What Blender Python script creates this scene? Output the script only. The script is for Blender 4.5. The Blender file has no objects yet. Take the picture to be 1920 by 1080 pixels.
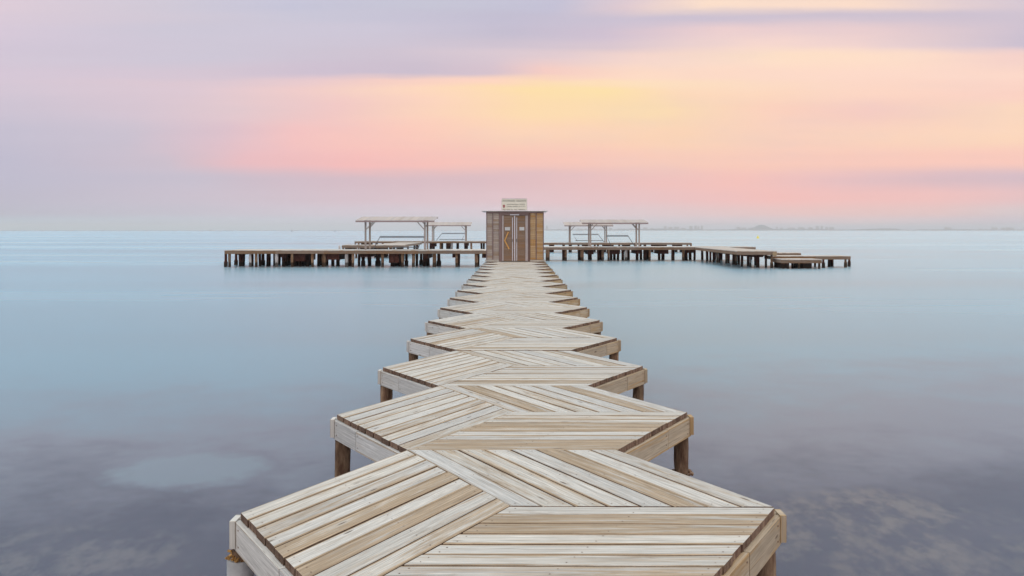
import bpy, math, random
from mathutils import Vector, noise as mnoise

scn = bpy.context.scene
COL = scn.collection
random.seed(11)

# ------------------------------------------------------------------ camera
F = 1665.0            # focal length in pixels of the 1920 wide photograph
VPX, HZ = 967.0, 431.5
EYE = 1.6             # eye height above the walkway boards (z = 0)
WATER = -1.3
CX = 0.029
cam_d = bpy.data.cameras.new('camera')
cam = bpy.data.objects.new('camera', cam_d)
COL.objects.link(cam)
cam.location = (CX, 0, EYE)
cam.rotation_euler = (math.radians(90), 0, 0)
cam_d.sensor_width = 36
cam_d.lens = F / 1920 * 36
cam_d.shift_x = -(VPX - 960) / 1920
cam_d.shift_y = -(540 - HZ) / 1920
cam_d.clip_end = 60000
scn.camera = cam

scn.view_settings.view_transform = 'Standard'
scn.view_settings.look = 'None'
scn.view_settings.exposure = 0
scn.view_settings.gamma = 1
scn.cycles.use_denoising = True
scn.cycles.max_bounces = 8
scn.cycles.transparent_max_bounces = 12
scn.cycles.volume_bounces = 0
scn.cycles.sample_clamp_indirect = 6


def px2x(px, y):
    return (px - VPX) / F * y + CX


def lin(c):
    out = []
    for v in c:
        v = v / 255.0
        out.append(v / 12.92 if v <= 0.04045 else ((v + 0.055) / 1.055) ** 2.4)
    return tuple(out) + (1.0,)


# ------------------------------------------------------------------ node helper
class NT:
    def __init__(self, tree):
        self.t = tree
        tree.nodes.clear()

    def n(self, typ, **kw):
        nd = self.t.nodes.new(typ)
        for k, v in kw.items():
            setattr(nd, k, v)
        return nd

    def link(self, a, b):
        self.t.links.new(a, b)

    def put(self, sock, v):
        if isinstance(v, bpy.types.NodeSocket):
            self.t.links.new(v, sock)
        elif v is not None:
            sock.default_value = v

    def math(self, op, a, b=None, c=None, clamp=False):
        nd = self.n('ShaderNodeMath', operation=op, use_clamp=clamp)
        self.put(nd.inputs[0], a)
        self.put(nd.inputs[1], b)
        self.put(nd.inputs[2], c)
        return nd.outputs[0]

    def smooth(self, v, a, b, lo=0.0, hi=1.0, kind='SMOOTHSTEP'):
        nd = self.n('ShaderNodeMapRange', interpolation_type=kind)
        self.put(nd.inputs[0], v)
        nd.inputs[1].default_value = a
        nd.inputs[2].default_value = b
        nd.inputs[3].default_value = lo
        nd.inputs[4].default_value = hi
        return nd.outputs[0]

    def mix(self, f, a, b, mode='MIX'):
        nd = self.n('ShaderNodeMix', data_type='RGBA', blend_type=mode)
        nd.clamp_factor = True
        self.put(nd.inputs[0], f)
        self.put(nd.inputs[6], a)
        self.put(nd.inputs[7], b)
        return nd.outputs[2]

    def noise(self, vec, scale=1.0, detail=3.0, rough=0.5, dist=0.0):
        nd = self.n('ShaderNodeTexNoise')
        self.put(nd.inputs['Vector'], vec)
        nd.inputs['Scale'].default_value = scale
        nd.inputs['Detail'].default_value = detail
        nd.inputs['Roughness'].default_value = rough
        nd.inputs['Distortion'].default_value = dist
        return nd.outputs[0]

    def vec(self, x, y, z):
        nd = self.n('ShaderNodeCombineXYZ')
        self.put(nd.inputs[0], x)
        self.put(nd.inputs[1], y)
        self.put(nd.inputs[2], z)
        return nd.outputs[0]

    def sep(self, v):
        nd = self.n('ShaderNodeSeparateXYZ')
        self.put(nd.inputs[0], v)
        return nd.outputs

    def ramp(self, f, stops, interp='LINEAR'):
        nd = self.n('ShaderNodeValToRGB')
        cr = nd.color_ramp
        cr.interpolation = interp
        while len(cr.elements) < len(stops):
            cr.elements.new(0.5)
        for e, (p, c) in zip(cr.elements, stops):
            e.position = p
            e.color = c
        self.put(nd.inputs[0], f)
        return nd.outputs[0]


# ------------------------------------------------------------------ sky
SUN_EL, SUN_AZ = math.radians(52.0), math.radians(62.0)   # veiled, high on the right
world = bpy.data.worlds.new("World")
scn.world = world
world.use_nodes = True
W = NT(world.node_tree)
tc = W.n('ShaderNodeTexCoord')
d = W.sep(tc.outputs['Generated'])
den = W.math('MAXIMUM', d[1], 0.3)
U0 = W.math('DIVIDE', d[0], den)
V0 = W.math('DIVIDE', d[2], den)
# slow warp so that cloud edges are not ruler straight
nv = W.vec(W.math('MULTIPLY', U0, 2.2), W.math('MULTIPLY', V0, 14.0), 3.7)
w1 = W.math('SUBTRACT', W.noise(nv, 1.0, 4.0, 0.55), 0.5)
nv2 = W.vec(W.math('MULTIPLY', U0, 1.3), W.math('MULTIPLY', V0, 34.0), 9.1)
w2 = W.math('SUBTRACT', W.noise(nv2, 1.0, 4.0, 0.6), 0.5)
wsum = W.math('ADD', W.math('MULTIPLY', w1, 0.028), W.math('MULTIPLY', w2, 0.010))
damp = W.smooth(V0, 0.005, 0.06)
V = W.math('ADD', V0, W.math('MULTIPLY', wsum, damp))
U = W.math('ADD', U0, W.math('MULTIPLY', w1, 0.10))
RX0, RX1 = -600.0, 2500.0
upos = W.math('DIVIDE', W.math('ADD', U, (VPX - RX0) / F), (RX1 - RX0) / F, clamp=True)

rows = [
    (431, [(0, (178, 210, 226)), (500, (200, 220, 236)), (900, (206, 216, 232)), (1300, (208, 210, 224)), (1900, (196, 202, 220))]),
    (416, [(0, (182, 197, 215)), (500, (202, 205, 221)), (900, (216, 209, 222)), (1300, (228, 206, 212)), (1600, (238, 204, 205)), (1900, (216, 198, 209))]),
    (398, [(0, (184, 182, 202)), (300, (196, 190, 208)), (600, (214, 200, 212)), (900, (222, 203, 212)), (1200, (232, 202, 205)), (1500, (246, 196, 190)), (1750, (240, 196, 192)), (1900, (224, 200, 202))]),
    (372, [(0, (186, 182, 203)), (350, (202, 190, 207)), (650, (216, 190, 200)), (900, (226, 193, 199)), (1200, (238, 192, 192)), (1450, (251, 188, 181)), (1750, (247, 190, 185)), (1950, (232, 190, 192))]),
    (335, [(0, (187, 183, 205)), (350, (197, 188, 206)), (600, (212, 185, 196)), (900, (222, 184, 189)), (1150, (238, 189, 186)), (1400, (250, 190, 180)), (1550, (240, 188, 186)), (1750, (221, 184, 190)), (1920, (214, 184, 194))]),
    (302, [(0, (188, 184, 206)), (330, (202, 188, 204)), (480, (236, 186, 190)), (700, (248, 186, 182)), (950, (251, 194, 178)), (1250, (253, 202, 180)), (1600, (253, 203, 182)), (1900, (251, 202, 184))]),
    (250, [(0, (194, 188, 208)), (250, (200, 190, 207)), (420, (222, 190, 200)), (560, (246, 193, 190)), (760, (253, 200, 184)), (960, (254, 211, 180)), (1300, (254, 215, 177)), (1500, (254, 212, 184)), (1900, (254, 217, 184))]),
    (205, [(0, (204, 193, 210)), (250, (214, 195, 207)), (450, (226, 198, 203)), (620, (242, 198, 193)), (800, (253, 211, 185)), (980, (254, 219, 171)), (1250, (254, 220, 172)), (1450, (253, 212, 186)), (1650, (246, 205, 190)), (1900, (253, 218, 186))]),
    (172, [(0, (212, 197, 211)), (350, (220, 198, 208)), (550, (240, 202, 198)), (760, (254, 214, 186)), (960, (254, 222, 166)), (1120, (254, 224, 166)), (1300, (254, 220, 182)), (1600, (253, 216, 192)), (1900, (252, 212, 192))]),
    (157, [(0, (213, 197, 211)), (400, (221, 198, 207)), (560, (234, 200, 201)), (700, (246, 205, 192)), (900, (254, 212, 188)), (1000, (254, 220, 176)), (1200, (254, 222, 186)), (1600, (253, 218, 195)), (1900, (251, 214, 195))]),
    (143, [(0, (213, 197, 212)), (400, (212, 195, 208)), (560, (206, 190, 206)), (760, (203, 188, 203)), (900, (214, 192, 202)), (1000, (246, 203, 192)), (1200, (254, 218, 194)), (1600, (254, 220, 198)), (1900, (252, 218, 198))]),
    (105, [(0, (208, 196, 213)), (400, (203, 196, 213)), (700, (204, 192, 208)), (900, (216, 198, 207)), (1050, (226, 202, 205)), (1200, (244, 212, 201)), (1450, (255, 227, 196)), (1700, (254, 224, 198)), (1900, (246, 212, 198))]),
    (84, [(0, (208, 196, 214)), (400, (204, 197, 214)), (700, (203, 194, 211)), (960, (205, 192, 207)), (1150, (216, 196, 204)), (1400, (249, 215, 202)), (1600, (242, 210, 203)), (1800, (218, 197, 204)), (1920, (201, 188, 204))]),
    (58, [(0, (214, 199, 214)), (300, (203, 197, 214)), (700, (202, 196, 214)), (960, (194, 187, 207)), (1150, (206, 190, 206)), (1350, (238, 206, 203)), (1600, (234, 204, 203)), (1800, (216, 196, 204)), (1920, (203, 189, 204))]),
    (32, [(0, (217, 201, 214)), (300, (208, 199, 214)), (600, (198, 196, 215)), (960, (192, 187, 208)), (1200, (202, 190, 206)), (1500, (205, 191, 204)), (1800, (204, 190, 204)), (1920, (206, 192, 205))]),
    (12, [(0, (220, 202, 213)), (300, (206, 199, 214)), (550, (196, 195, 216)), (800, (196, 195, 213)), (1050, (194, 190, 210)), (1180, (222, 200, 205)), (1300, (252, 222, 199)), (1600, (252, 220, 198)), (1800, (226, 204, 205)), (1920, (212, 196, 206))]),
    (-60, [(0, (206, 200, 216)), (900, (200, 200, 218)), (1500, (228, 208, 208)), (1900, (206, 196, 212))]),
]
color = None
prev = None
for py, stops in rows:
    v = (HZ - py) / F
    r = W.ramp(upos, [((px - RX0) / (RX1 - RX0), lin((c[0] + 1, c[1], c[2] - 2) if (px < 1000 and c[2] > c[0]) else ((c[0], c[1] - 4, c[2] - 1) if px > 1250 and 100 < py < 320 else c))) for px, c in stops])
    if color is None:
        color = r
    else:
        color = W.mix(W.smooth(V, prev, v), color, r)
    prev = v
# higher, thinner cloud: brighter and bluer towards the zenith
HIGH_A = (0.48, 1.10, 1.46, 1)
HIGH_B = (1.26, 1.25, 1.20, 1)
hi_n = W.noise(W.vec(W.math('MULTIPLY', U0, 1.5), W.math('MULTIPLY', V0, 3.0), 5.0), 1.0, 4.0, 0.55)
BACK = (1.02, 0.93, 0.90, 1)      # the sky behind the camera stays warm and pale
color = W.mix(W.smooth(V, 0.265, 0.40), color, W.mix(W.smooth(d[1], -0.15, 0.45), BACK, HIGH_A))
color = W.mix(W.smooth(V, 0.48, 1.5), color, HIGH_B)
wisp = W.smooth(W.noise(W.vec(W.math('MULTIPLY', U0, 3.1), W.math('MULTIPLY', V0, 13.0), 7.7), 1.0, 5.0, 0.62), 0.40, 0.78, 0.0, 0.18)
wisp = W.math('MULTIPLY', wisp, W.smooth(V0, 0.02, 0.07))
color = W.mix(W.math('MULTIPLY', wisp, W.smooth(V0, 0.24, 0.30, 1.0, 0.0)), color, lin((206, 193, 207)))
grain = W.smooth(W.noise(nv2, 2.2, 5.0, 0.6), 0.2, 0.8, 0.98, 1.02, 'LINEAR')
gcol = W.vec(grain, grain, grain)
color = W.mix(1.0, color, gcol, 'MULTIPLY')
sky = W.n('ShaderNodeTexSky', sky_type='NISHITA')
sky.sun_disc = False
sky.sun_elevation = SUN_EL
sky.sun_rotation = SUN_AZ
bg1 = W.n('ShaderNodeBackground')
W.link(sky.outputs[0], bg1.inputs[0])
bg1.inputs[1].default_value = 0.06
bg2 = W.n('ShaderNodeBackground')
W.link(color, bg2.inputs[0])
bg2.inputs[1].default_value = 1.07
mixw = W.n('ShaderNodeMixShader')
mixw.inputs[0].default_value = 0.95
W.link(bg1.outputs[0], mixw.inputs[1])
W.link(bg2.outputs[0], mixw.inputs[2])
out = W.n('ShaderNodeOutputWorld')
W.link(mixw.outputs[0], out.inputs[0])

# weak sun behind thick cloud: no distinct shadows
sd = bpy.data.lights.new('sun', 'SUN')
sd.energy = 0.5
sd.angle = math.radians(50)
sd.color = (1.0, 0.86, 0.68)
sun = bpy.data.objects.new('sun', sd)
COL.objects.link(sun)
sdir = Vector((math.sin(SUN_AZ) * math.cos(SUN_EL), math.cos(SUN_AZ) * math.cos(SUN_EL), math.sin(SUN_EL)))
sun.rotation_euler = sdir.to_track_quat('Z', 'Y').to_euler()
sun.location = (0, 30, 40)


# ------------------------------------------------------------------ materials
def new_mat(name):
    m = bpy.data.materials.new(name)
    m.use_nodes = True
    return m, NT(m.node_tree)


def finish(T, bsdf):
    o = T.n('ShaderNodeOutputMaterial')
    T.link(bsdf, o.inputs[0])
    return o


def wood_mat(name, grey, tan, bias=0.0, contrast=1.0, rough=0.75, dark=(0.10, 0.065, 0.045, 1), knots=True, bump=0.25, edge=0.6, spread=0.5, stain=0.0):
    """Board material: UV.x runs along the board in metres, UV.y across it from 0 to 1."""
    m, T = new_mat(name)
    uv = T.n('ShaderNodeUVMap', uv_map='UVMap').outputs[0]
    s = T.sep(uv)
    at = T.n('ShaderNodeAttribute', attribute_name='rnd').outputs['Fac']
    r2 = T.math('FRACT', T.math('MULTIPLY', at, 7.31))
    r3 = T.math('FRACT', T.math('MULTIPLY', at, 17.77))
    u = T.math('ADD', s[0], T.math('MULTIPLY', at, 57.0))
    v = T.math('ADD', s[1], T.math('MULTIPLY', r2, 23.0))
    blotch = T.noise(T.vec(T.math('MULTIPLY', u, 1.3), T.math('MULTIPLY', v, 2.6), r3), 1.0, 6.0, 0.66, 0.5)
    streak = T.noise(T.vec(T.math('MULTIPLY', u, 1.0), T.math('MULTIPLY', v, 13.0), r3), 1.0, 6.0, 0.68, 0.3)
    fine = T.noise(T.vec(T.math('MULTIPLY', u, 5.0), T.math('MULTIPLY', v, 34.0), r3), 1.0, 4.0, 0.65)
    f = T.math('ADD', T.math('MULTIPLY', blotch, 1.5), T.math('MULTIPLY', streak, 1.0))
    f = T.math('SUBTRACT', f, 0.65)
    cool = T.math('FRACT', T.math('MULTIPLY', at, 3.19))
    f = T.math('ADD', f, T.math('MULTIPLY', T.math('SUBTRACT', r2, 0.5), spread))
    f = T.math('ADD', f, T.smooth(r2, 0.88, 0.97, 0.0, 0.16 if spread > 0.25 else 0.0))      # now and then a newer, browner board
    # worn edges stay tan
    ed = T.smooth(T.math('ABSOLUTE', T.math('SUBTRACT', s[1], 0.5)), 0.36, 0.5)
    f = T.math('ADD', f, T.math('MULTIPLY', ed, T.math('MULTIPLY', edge, r3)))
    fac = T.math('MULTIPLY', T.smooth(f, 0.66 - bias, 1.0 - bias), T.smooth(streak, 0.25, 0.7, 1.0, 0.70, 'LINEAR'))
    gc = T.mix(cool, grey, (grey[0] * 0.90, grey[1] * 0.93, grey[2] * 0.985, 1))
    col = T.mix(fac, gc, tan)
    bright = T.math('ADD', 0.89, T.math('MULTIPLY', r3, 0.15))
    g = T.smooth(fine, 0.25, 0.75, 1.0 - 0.22 * contrast, 1.0 + 0.10 * contrast, 'LINEAR')
    g2 = T.smooth(streak, 0.3, 0.62, 1.0 - 0.20 * contrast, 1.03, 'LINEAR')
    g = T.math('MULTIPLY', T.math('MULTIPLY', g, g2), bright)
    col = T.mix(1.0, col, T.vec(g, g, g), 'MULTIPLY')
    if stain:
        st = T.smooth(T.noise(T.vec(T.math('MULTIPLY', u, 2.1), T.math('MULTIPLY', v, 1.2), T.math('ADD', r3, 8.0)), 1.0, 6.0, 0.7, 0.6), 0.52, 0.74)
        col = T.mix(T.math('MULTIPLY', st, stain), col, (0.26, 0.20, 0.155, 1))
        dk = T.smooth(T.noise(T.vec(T.math('MULTIPLY', u, 1.6), T.math('MULTIPLY', v, 22.0), T.math('ADD', r3, 2.0)), 1.0, 3.0, 0.6), 0.555, 0.70)
        col = T.mix(T.math('MULTIPLY', dk, 0.62), col, (0.24, 0.165, 0.11, 1))
    if knots:
        vo = T.n('ShaderNodeTexVoronoi')
        vo.inputs['Scale'].default_value = 1.0
        T.link(T.vec(T.math('MULTIPLY', u, 2.3), T.math('MULTIPLY', v, 1.6), r3), vo.inputs['Vector'])
        k = T.smooth(vo.outputs['Distance'], 0.05, 0.13, 1.0, 0.0)
        sel = T.smooth(T.sep(vo.outputs['Color'])[0], 0.34, 0.42)
        col = T.mix(T.math('MULTIPLY', T.math('MULTIPLY', k, sel), 0.85), col, dark)
        # fine cracks
        cr = T.smooth(T.noise(T.vec(T.math('MULTIPLY', u, 2.2), T.math('MULTIPLY', v, 15.0), T.math('ADD', r3, 4.0)), 1.0, 2.0, 0.5), 0.66, 0.72)
        col = T.mix(T.math('MULTIPLY', cr, 0.5), col, dark)
    b = T.n('ShaderNodeBsdfPrincipled')
    T.link(col, b.inputs['Base Color'])
    b.inputs['Roughness'].default_value = rough
    b.inputs['Specular IOR Level'].default_value = 0.25
    bp = T.n('ShaderNodeBump')
    bp.inputs['Strength'].default_value = bump
    bp.inputs['Distance'].default_value = 0.004
    T.link(fine, bp.inputs['Height'])
    T.link(bp.outputs[0], b.inputs['Normal'])
    finish(T, b.outputs[0])
    return m


def log_mat(name, a, b_, scale=6.0, rough=0.85):
    m, T = new_mat(name)
    tcn = T.n('ShaderNodeTexCoord').outputs['Object']
    at = T.n('ShaderNodeAttribute', attribute_name='rnd').outputs['Fac']
    s = T.sep(tcn)
    vec = T.vec(T.math('ADD', T.math('MULTIPLY', s[0], 3.0), T.math('MULTIPLY', at, 31.0)), T.math('MULTIPLY', s[1], 3.0), T.math('MULTIPLY', s[2], 0.7))
    n1 = T.noise(vec, scale, 5.0, 0.65)
    n2 = T.noise(vec, scale * 3.1, 4.0, 0.7)
    col = T.mix(T.smooth(n1, 0.35, 0.68), a, b_)
    g = T.smooth(n2, 0.25, 0.75, 0.6, 1.25, 'LINEAR')
    g = T.math('MULTIPLY', g, T.math('ADD', 0.75, T.math('MULTIPLY', T.math('FRACT', T.math('MULTIPLY', at, 5.3)), 0.5)))
    col = T.mix(1.0, col, T.vec(g, g, g), 'MULTIPLY')
    wz = T.sep(T.n('ShaderNodeNewGeometry').outputs['Position'])[2]      # weed-covered tide band near the water
    wet = T.smooth(T.math('ADD', wz, T.math('MULTIPLY', T.math('SUBTRACT', n1, 0.5), 0.25)), -1.05, -0.92, 0.8, 0.0)
    col = T.mix(wet, col, (0.018, 0.014, 0.010, 1))
    b = T.n('ShaderNodeBsdfPrincipled')
    T.link(col, b.inputs['Base Color'])
    b.inputs['Roughness'].default_value = rough
    b.inputs['Specular IOR Level'].default_value = 0.2
    bp = T.n('ShaderNodeBump')
    bp.inputs['Strength'].default_value = 0.6
    bp.inputs['Distance'].default_value = 0.01
    T.link(n2, bp.inputs['Height'])
    T.link(bp.outputs[0], b.inputs['Normal'])
    finish(T, b.outputs[0])
    return m


def plain_mat(name, c, rough=0.6, var=0.15, scale=3.0, metallic=0.0):
    m, T = new_mat(name)
    tcn = T.n('ShaderNodeTexCoord').outputs['Object']
    n1 = T.noise(tcn, scale, 5.0, 0.6)
    g = T.smooth(n1, 0.2, 0.8, 1.0 - var, 1.0 + var, 'LINEAR')
    col = T.mix(1.0, tuple(c) + (1,), T.vec(g, g, g), 'MULTIPLY')
    b = T.n('ShaderNodeBsdfPrincipled')
    T.link(col, b.inputs['Base Color'])
    b.inputs['Roughness'].default_value = rough
    b.inputs['Metallic'].default_value = metallic
    finish(T, b.outputs[0])
    return m


M = {}
M['deck'] = wood_mat('weathered_deck', (0.70, 0.65, 0.60, 1), (0.42, 0.285, 0.165, 1), bias=0.07, contrast=2.1, spread=0.30, edge=0.75, stain=0.6, bump=0.6)
M['end'] = log_mat('end_grain', (0.115, 0.062, 0.045, 1), (0.24, 0.16, 0.115, 1), 9.0)
M['beam_grey'] = wood_mat('grey_beam', (0.74, 0.70, 0.66, 1), (0.46, 0.36, 0.27, 1), bias=-0.08, contrast=1.7, spread=0.2)
M['beam_tan'] = wood_mat('tan_beam', (0.56, 0.44, 0.32, 1), (0.47, 0.29, 0.13, 1), bias=0.15, knots=True, spread=0.3, contrast=1.8)
M['post'] = log_mat('post_wood', (0.13, 0.068, 0.042, 1), (0.33, 0.22, 0.145, 1), 5.0)
M['joist'] = log_mat('joist_wood', (0.12, 0.07, 0.05, 1), (0.2, 0.13, 0.09, 1), 5.0)
M['sleeve'] = plain_mat('sleeve_concrete', (0.34, 0.335, 0.35), 0.6, 0.35, 9)
M['crust'] = log_mat('orange_crust', (0.22, 0.10, 0.03, 1), (0.62, 0.36, 0.13, 1), 30.0)
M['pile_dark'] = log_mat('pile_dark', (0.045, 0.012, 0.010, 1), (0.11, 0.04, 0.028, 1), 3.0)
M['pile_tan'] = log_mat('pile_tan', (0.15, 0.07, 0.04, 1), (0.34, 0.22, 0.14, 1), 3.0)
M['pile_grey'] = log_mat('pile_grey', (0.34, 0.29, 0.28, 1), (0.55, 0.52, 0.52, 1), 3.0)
M['pier_deck'] = wood_mat('pier_deck', (0.66, 0.59, 0.54, 1), (0.50, 0.37, 0.27, 1), bias=-0.05, knots=False)
M['pier_beam'] = wood_mat('pier_beam', (0.30, 0.21, 0.16, 1), (0.27, 0.14, 0.065, 1), bias=0.08, knots=False, contrast=1.6)
M['canopy'] = wood_mat('canopy_paint', (0.50, 0.42, 0.385, 1), (0.42, 0.335, 0.29, 1), bias=0.0, knots=False, contrast=0.6)
M['canopy_post'] = wood_mat('canopy_post', (0.42, 0.345, 0.31, 1), (0.34, 0.26, 0.22, 1), knots=False, contrast=0.8)
M['canopy_edge'] = wood_mat('canopy_edge', (0.36, 0.255, 0.24, 1), (0.29, 0.20, 0.18, 1), bias=0.0, knots=False, contrast=0.6)
M['rail'] = plain_mat('rail_metal', (0.16, 0.16, 0.18), 0.45, 0.1, 5, 0.3)
M['hut_grey'] = wood_mat('hut_grey', (0.54, 0.435, 0.38, 1), (0.40, 0.27, 0.19, 1), bias=0.0, knots=False, contrast=1.8)
M['hut_tan'] = wood_mat('hut_tan', (0.64, 0.42, 0.24, 1), (0.54, 0.28, 0.095, 1), bias=0.15, knots=False, contrast=1.8)
M['hut_door'] = wood_mat('hut_door', (0.31, 0.21, 0.155, 1), (0.30, 0.155, 0.075, 1), bias=0.12, knots=False, contrast=1.4)
M['hut_frame'] = wood_mat('hut_frame', (0.25, 0.165, 0.155, 1), (0.18, 0.10, 0.08, 1), bias=0.0, knots=False)
M['stile'] = plain_mat('stile_grey', (0.40, 0.33, 0.33), 0.6, 0.2, 3)
M['strip'] = plain_mat('strip_pale', (0.56, 0.52, 0.56), 0.5, 0.1, 3)
M['paper'] = plain_mat('paper', (0.52, 0.51, 0.52), 0.7, 0.05, 3)
M['orange'] = plain_mat('orange_wood', (0.62, 0.31, 0.085), 0.6, 0.15, 5)
M['roof'] = plain_mat('roof_sheet', (0.84, 0.77, 0.77), 0.6, 0.12, 2)
M['sign'] = plain_mat('sign_board', (0.78, 0.71, 0.61), 0.6, 0.06, 3)
M['sign_frame'] = plain_mat('sign_frame', (0.52, 0.47, 0.47), 0.6, 0.08, 3)
M['ink'] = plain_mat('sign_ink', (0.36, 0.34, 0.30), 0.7, 0.05, 3)
M['red'] = plain_mat('sign_red', (0.36, 0.10, 0.10), 0.7, 0.05, 3)
M['buoy'] = plain_mat('buoy_yellow', (0.78, 0.66, 0.05), 0.45, 0.05, 3)
M['boat'] = plain_mat('boat_white', (0.82, 0.82, 0.84), 0.4, 0.05, 1)
M['boat_glass'] = plain_mat('boat_glass', (0.04, 0.05, 0.06), 0.2, 0.05, 1)
M['marker'] = plain_mat('marker_dark', (0.06, 0.06, 0.07), 0.6, 0.1, 1)
M['tower'] = plain_mat('tower_wall', (0.50, 0.46, 0.46), 0.8, 0.1, 0.02)
M['tower_slab'] = plain_mat('tower_slab', (0.60, 0.56, 0.56), 0.8, 0.1, 0.02)
M['land'] = plain_mat('land', (0.15, 0.15, 0.155), 0.9, 0.3, 0.004)


# ------------------------------------------------------------------ mesh builder
class MB:
    def __init__(self):
        self.v, self.f, self.uv, self.r, self.mi, self.sm = [], [], [], [], [], []

    def face(self, idx, uvs, mi=0, sm=False):
        self.f.append(idx)
        self.uv.append(uvs)
        self.mi.append(mi)
        self.sm.append(sm)

    def add_v(self, p, r):
        self.v.append(tuple(p))
        self.r.append(r)
        return len(self.v) - 1

    def board(self, a, b, c, d_, th, rnd=None, cham=0.0, end_mi=0, mi=0):
        """Top corners a,b (one long edge) and d_,c (other long edge): a->b along the board. Thickness downwards."""
        rnd = random.random() if rnd is None else rnd
        a, b, c, d_ = Vector(a), Vector(b), Vector(c), Vector(d_)
        L = (b - a).length
        wv = (d_ - a)
        dz = Vector((0, 0, -th))
        n = len(self.v)
        if cham > 0:
            wn = wv.normalized() * cham
            cz = Vector((0, 0, -cham))
            top = [a + wn, b + wn, c - wn, d_ - wn]
            mid = [a + cz, b + cz, c + cz, d_ + cz]
        else:
            top = [a, b, c, d_]
            mid = None
        bot = [a + dz, b + dz, c + dz, d_ + dz]
        for p in top + (mid or []) + bot:
            self.add_v(p, rnd)
        t = [n, n + 1, n + 2, n + 3]
        m = [n + 4, n + 5, n + 6, n + 7] if mid else t
        bo = [x + 4 for x in m]
        U4 = [(0, 0.02), (L, 0.02), (L, 0.98), (0, 0.98)]
        self.face(t, U4, mi)
        if mid:
            self.face([m[0], m[1], t[1], t[0]], [(0, 0), (L, 0), (L, .02), (0, .02)], mi)
            self.face([m[2], m[3], t[3], t[2]], [(L, 1), (0, 1), (0, .98), (L, .98)], mi)
            self.face([m[1], m[2], t[2], t[1]], [(L, 0), (L, 1), (L, 1), (L, 0)], end_mi)
            self.face([m[3], m[0], t[0], t[3]], [(0, 1), (0, 0), (0, 0), (0, 1)], end_mi)
        self.face([bo[0], bo[1], m[1], m[0]], [(0, 0), (L, 0), (L, 0.0), (0, 0.0)], end_mi)
        self.face([bo[2], bo[3], m[3], m[2]], [(L, 1), (0, 1), (0, 1), (L, 1)], end_mi)
        self.face([bo[1], bo[2], m[2], m[1]], [(L, 0), (L, 1), (L, 1), (L, 0)], end_mi)
        self.face([bo[3], bo[0], m[0], m[3]], [(0, 1), (0, 0), (0, 0), (0, 1)], end_mi)
        self.face([bo[3], bo[2], bo[1], bo[0]], [(0, 1), (L, 1), (L, 0), (0, 0)], mi)

    def box(self, x0, x1, y0, y1, z0, z1, rnd=None, mi=0, axis=None):
        """Box with UV.x along its longest axis (or the given one)."""
        rnd = random.random() if rnd is None else rnd
        dims = (x1 - x0, y1 - y0, z1 - z0)
        ax = axis if axis is not None else max(range(3), key=lambda i: dims[i])
        n = len(self.v)
        P = [(x, y, z) for z in (z0, z1) for y in (y0, y1) for x in (x0, x1)]
        for p in P:
            self.add_v(p, rnd)
        o = (x0, y0, z0)
        for q in ([0, 1, 5, 4], [1, 3, 7, 5], [3, 2, 6, 7], [2, 0, 4, 6], [4, 5, 7, 6], [2, 3, 1, 0]):
            others = [i for i in range(3) if i != ax]
            span = [max(P[k][i] for k in q) - min(P[k][i] for k in q) for i in others]
            oi = others[0] if span[0] > span[1] else others[1]
            uvs = [(P[k][ax] - o[ax], (P[k][oi] - o[oi]) / max(dims[oi], 1e-6)) for k in q]
            self.face([n + k for k in q], uvs, mi)

    def bar(self, p, q, w, h, rnd=None, mi=0, up=(0, 0, 1)):
        """Rectangular bar between two points; w sideways, h along 'up'."""
        rnd = random.random() if rnd is None else rnd
        p, q = Vector(p), Vector(q)
        dr = (q - p)
        L = dr.length
        dr.normalize()
        upv = Vector(up)
        s = dr.cross(upv)
        if s.length < 1e-4:
            s = dr.cross(Vector((0, 1, 0)))
        s.normalize()
        t = s.cross(dr).normalized()
        n = len(self.v)
        for e in (p, q):
            for a, b in ((-1, -1), (1, -1), (1, 1), (-1, 1)):
                self.add_v(e + s * (a * w / 2) + t * (b * h / 2), rnd)
        for i in range(4):
            j = (i + 1) % 4
            self.face([n + i, n + 4 + i, n + 4 + j, n + j][::-1], [(0, 0), (L, 0), (L, 1), (0, 1)][::-1], mi)
        self.face([n, n + 1, n + 2, n + 3], [(0, 0), (0, 1), (0.1, 1), (0.1, 0)], mi)
        self.face([n + 7, n + 6, n + 5, n + 4], [(0, 0), (0, 1), (0.1, 1), (0.1, 0)], mi)

    def tube(self, pts, r, seg=8, rnd=None, mi=0, cap=True, rough=0.0, smooth=True):
        rnd = random.random() if rnd is None else rnd
        pts = [Vector(p) for p in pts]
        rs = r if isinstance(r, (list, tuple)) else [r] * len(pts)
        rings = []
        acc = 0
        for i, p in enumerate(pts):
            if i:
                acc += (p - pts[i - 1]).length
            dr = (pts[min(i + 1, len(pts) - 1)] - pts[max(i - 1, 0)]).normalized()
            ref = Vector((0, 1, 0)) if abs(dr.y) < 0.9 else Vector((1, 0, 0))
            s = dr.cross(ref).normalized()
            t = s.cross(dr).normalized()
            ring = []
            for k in range(seg):
                a = 2 * math.pi * k / seg
                rr = rs[i]
                if rough:
                    rr *= 1 + rough * mnoise.noise(Vector((math.cos(a) * 1.6 + rnd * 40, math.sin(a) * 1.6, acc * 4.0)))
                ring.append(self.add_v(p + s * (math.cos(a) * rr) + t * (math.sin(a) * rr), rnd))
            rings.append((ring, acc))
        for (r0, a0), (r1, a1) in zip(rings, rings[1:]):
            for k in range(seg):
                j = (k + 1) % seg
                self.face([r0[k], r0[j], r1[j], r1[k]][::-1], [(a0, k / seg), (a0, (k + 1) / seg), (a1, (k + 1) / seg), (a1, k / seg)][::-1], mi, smooth)
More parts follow.
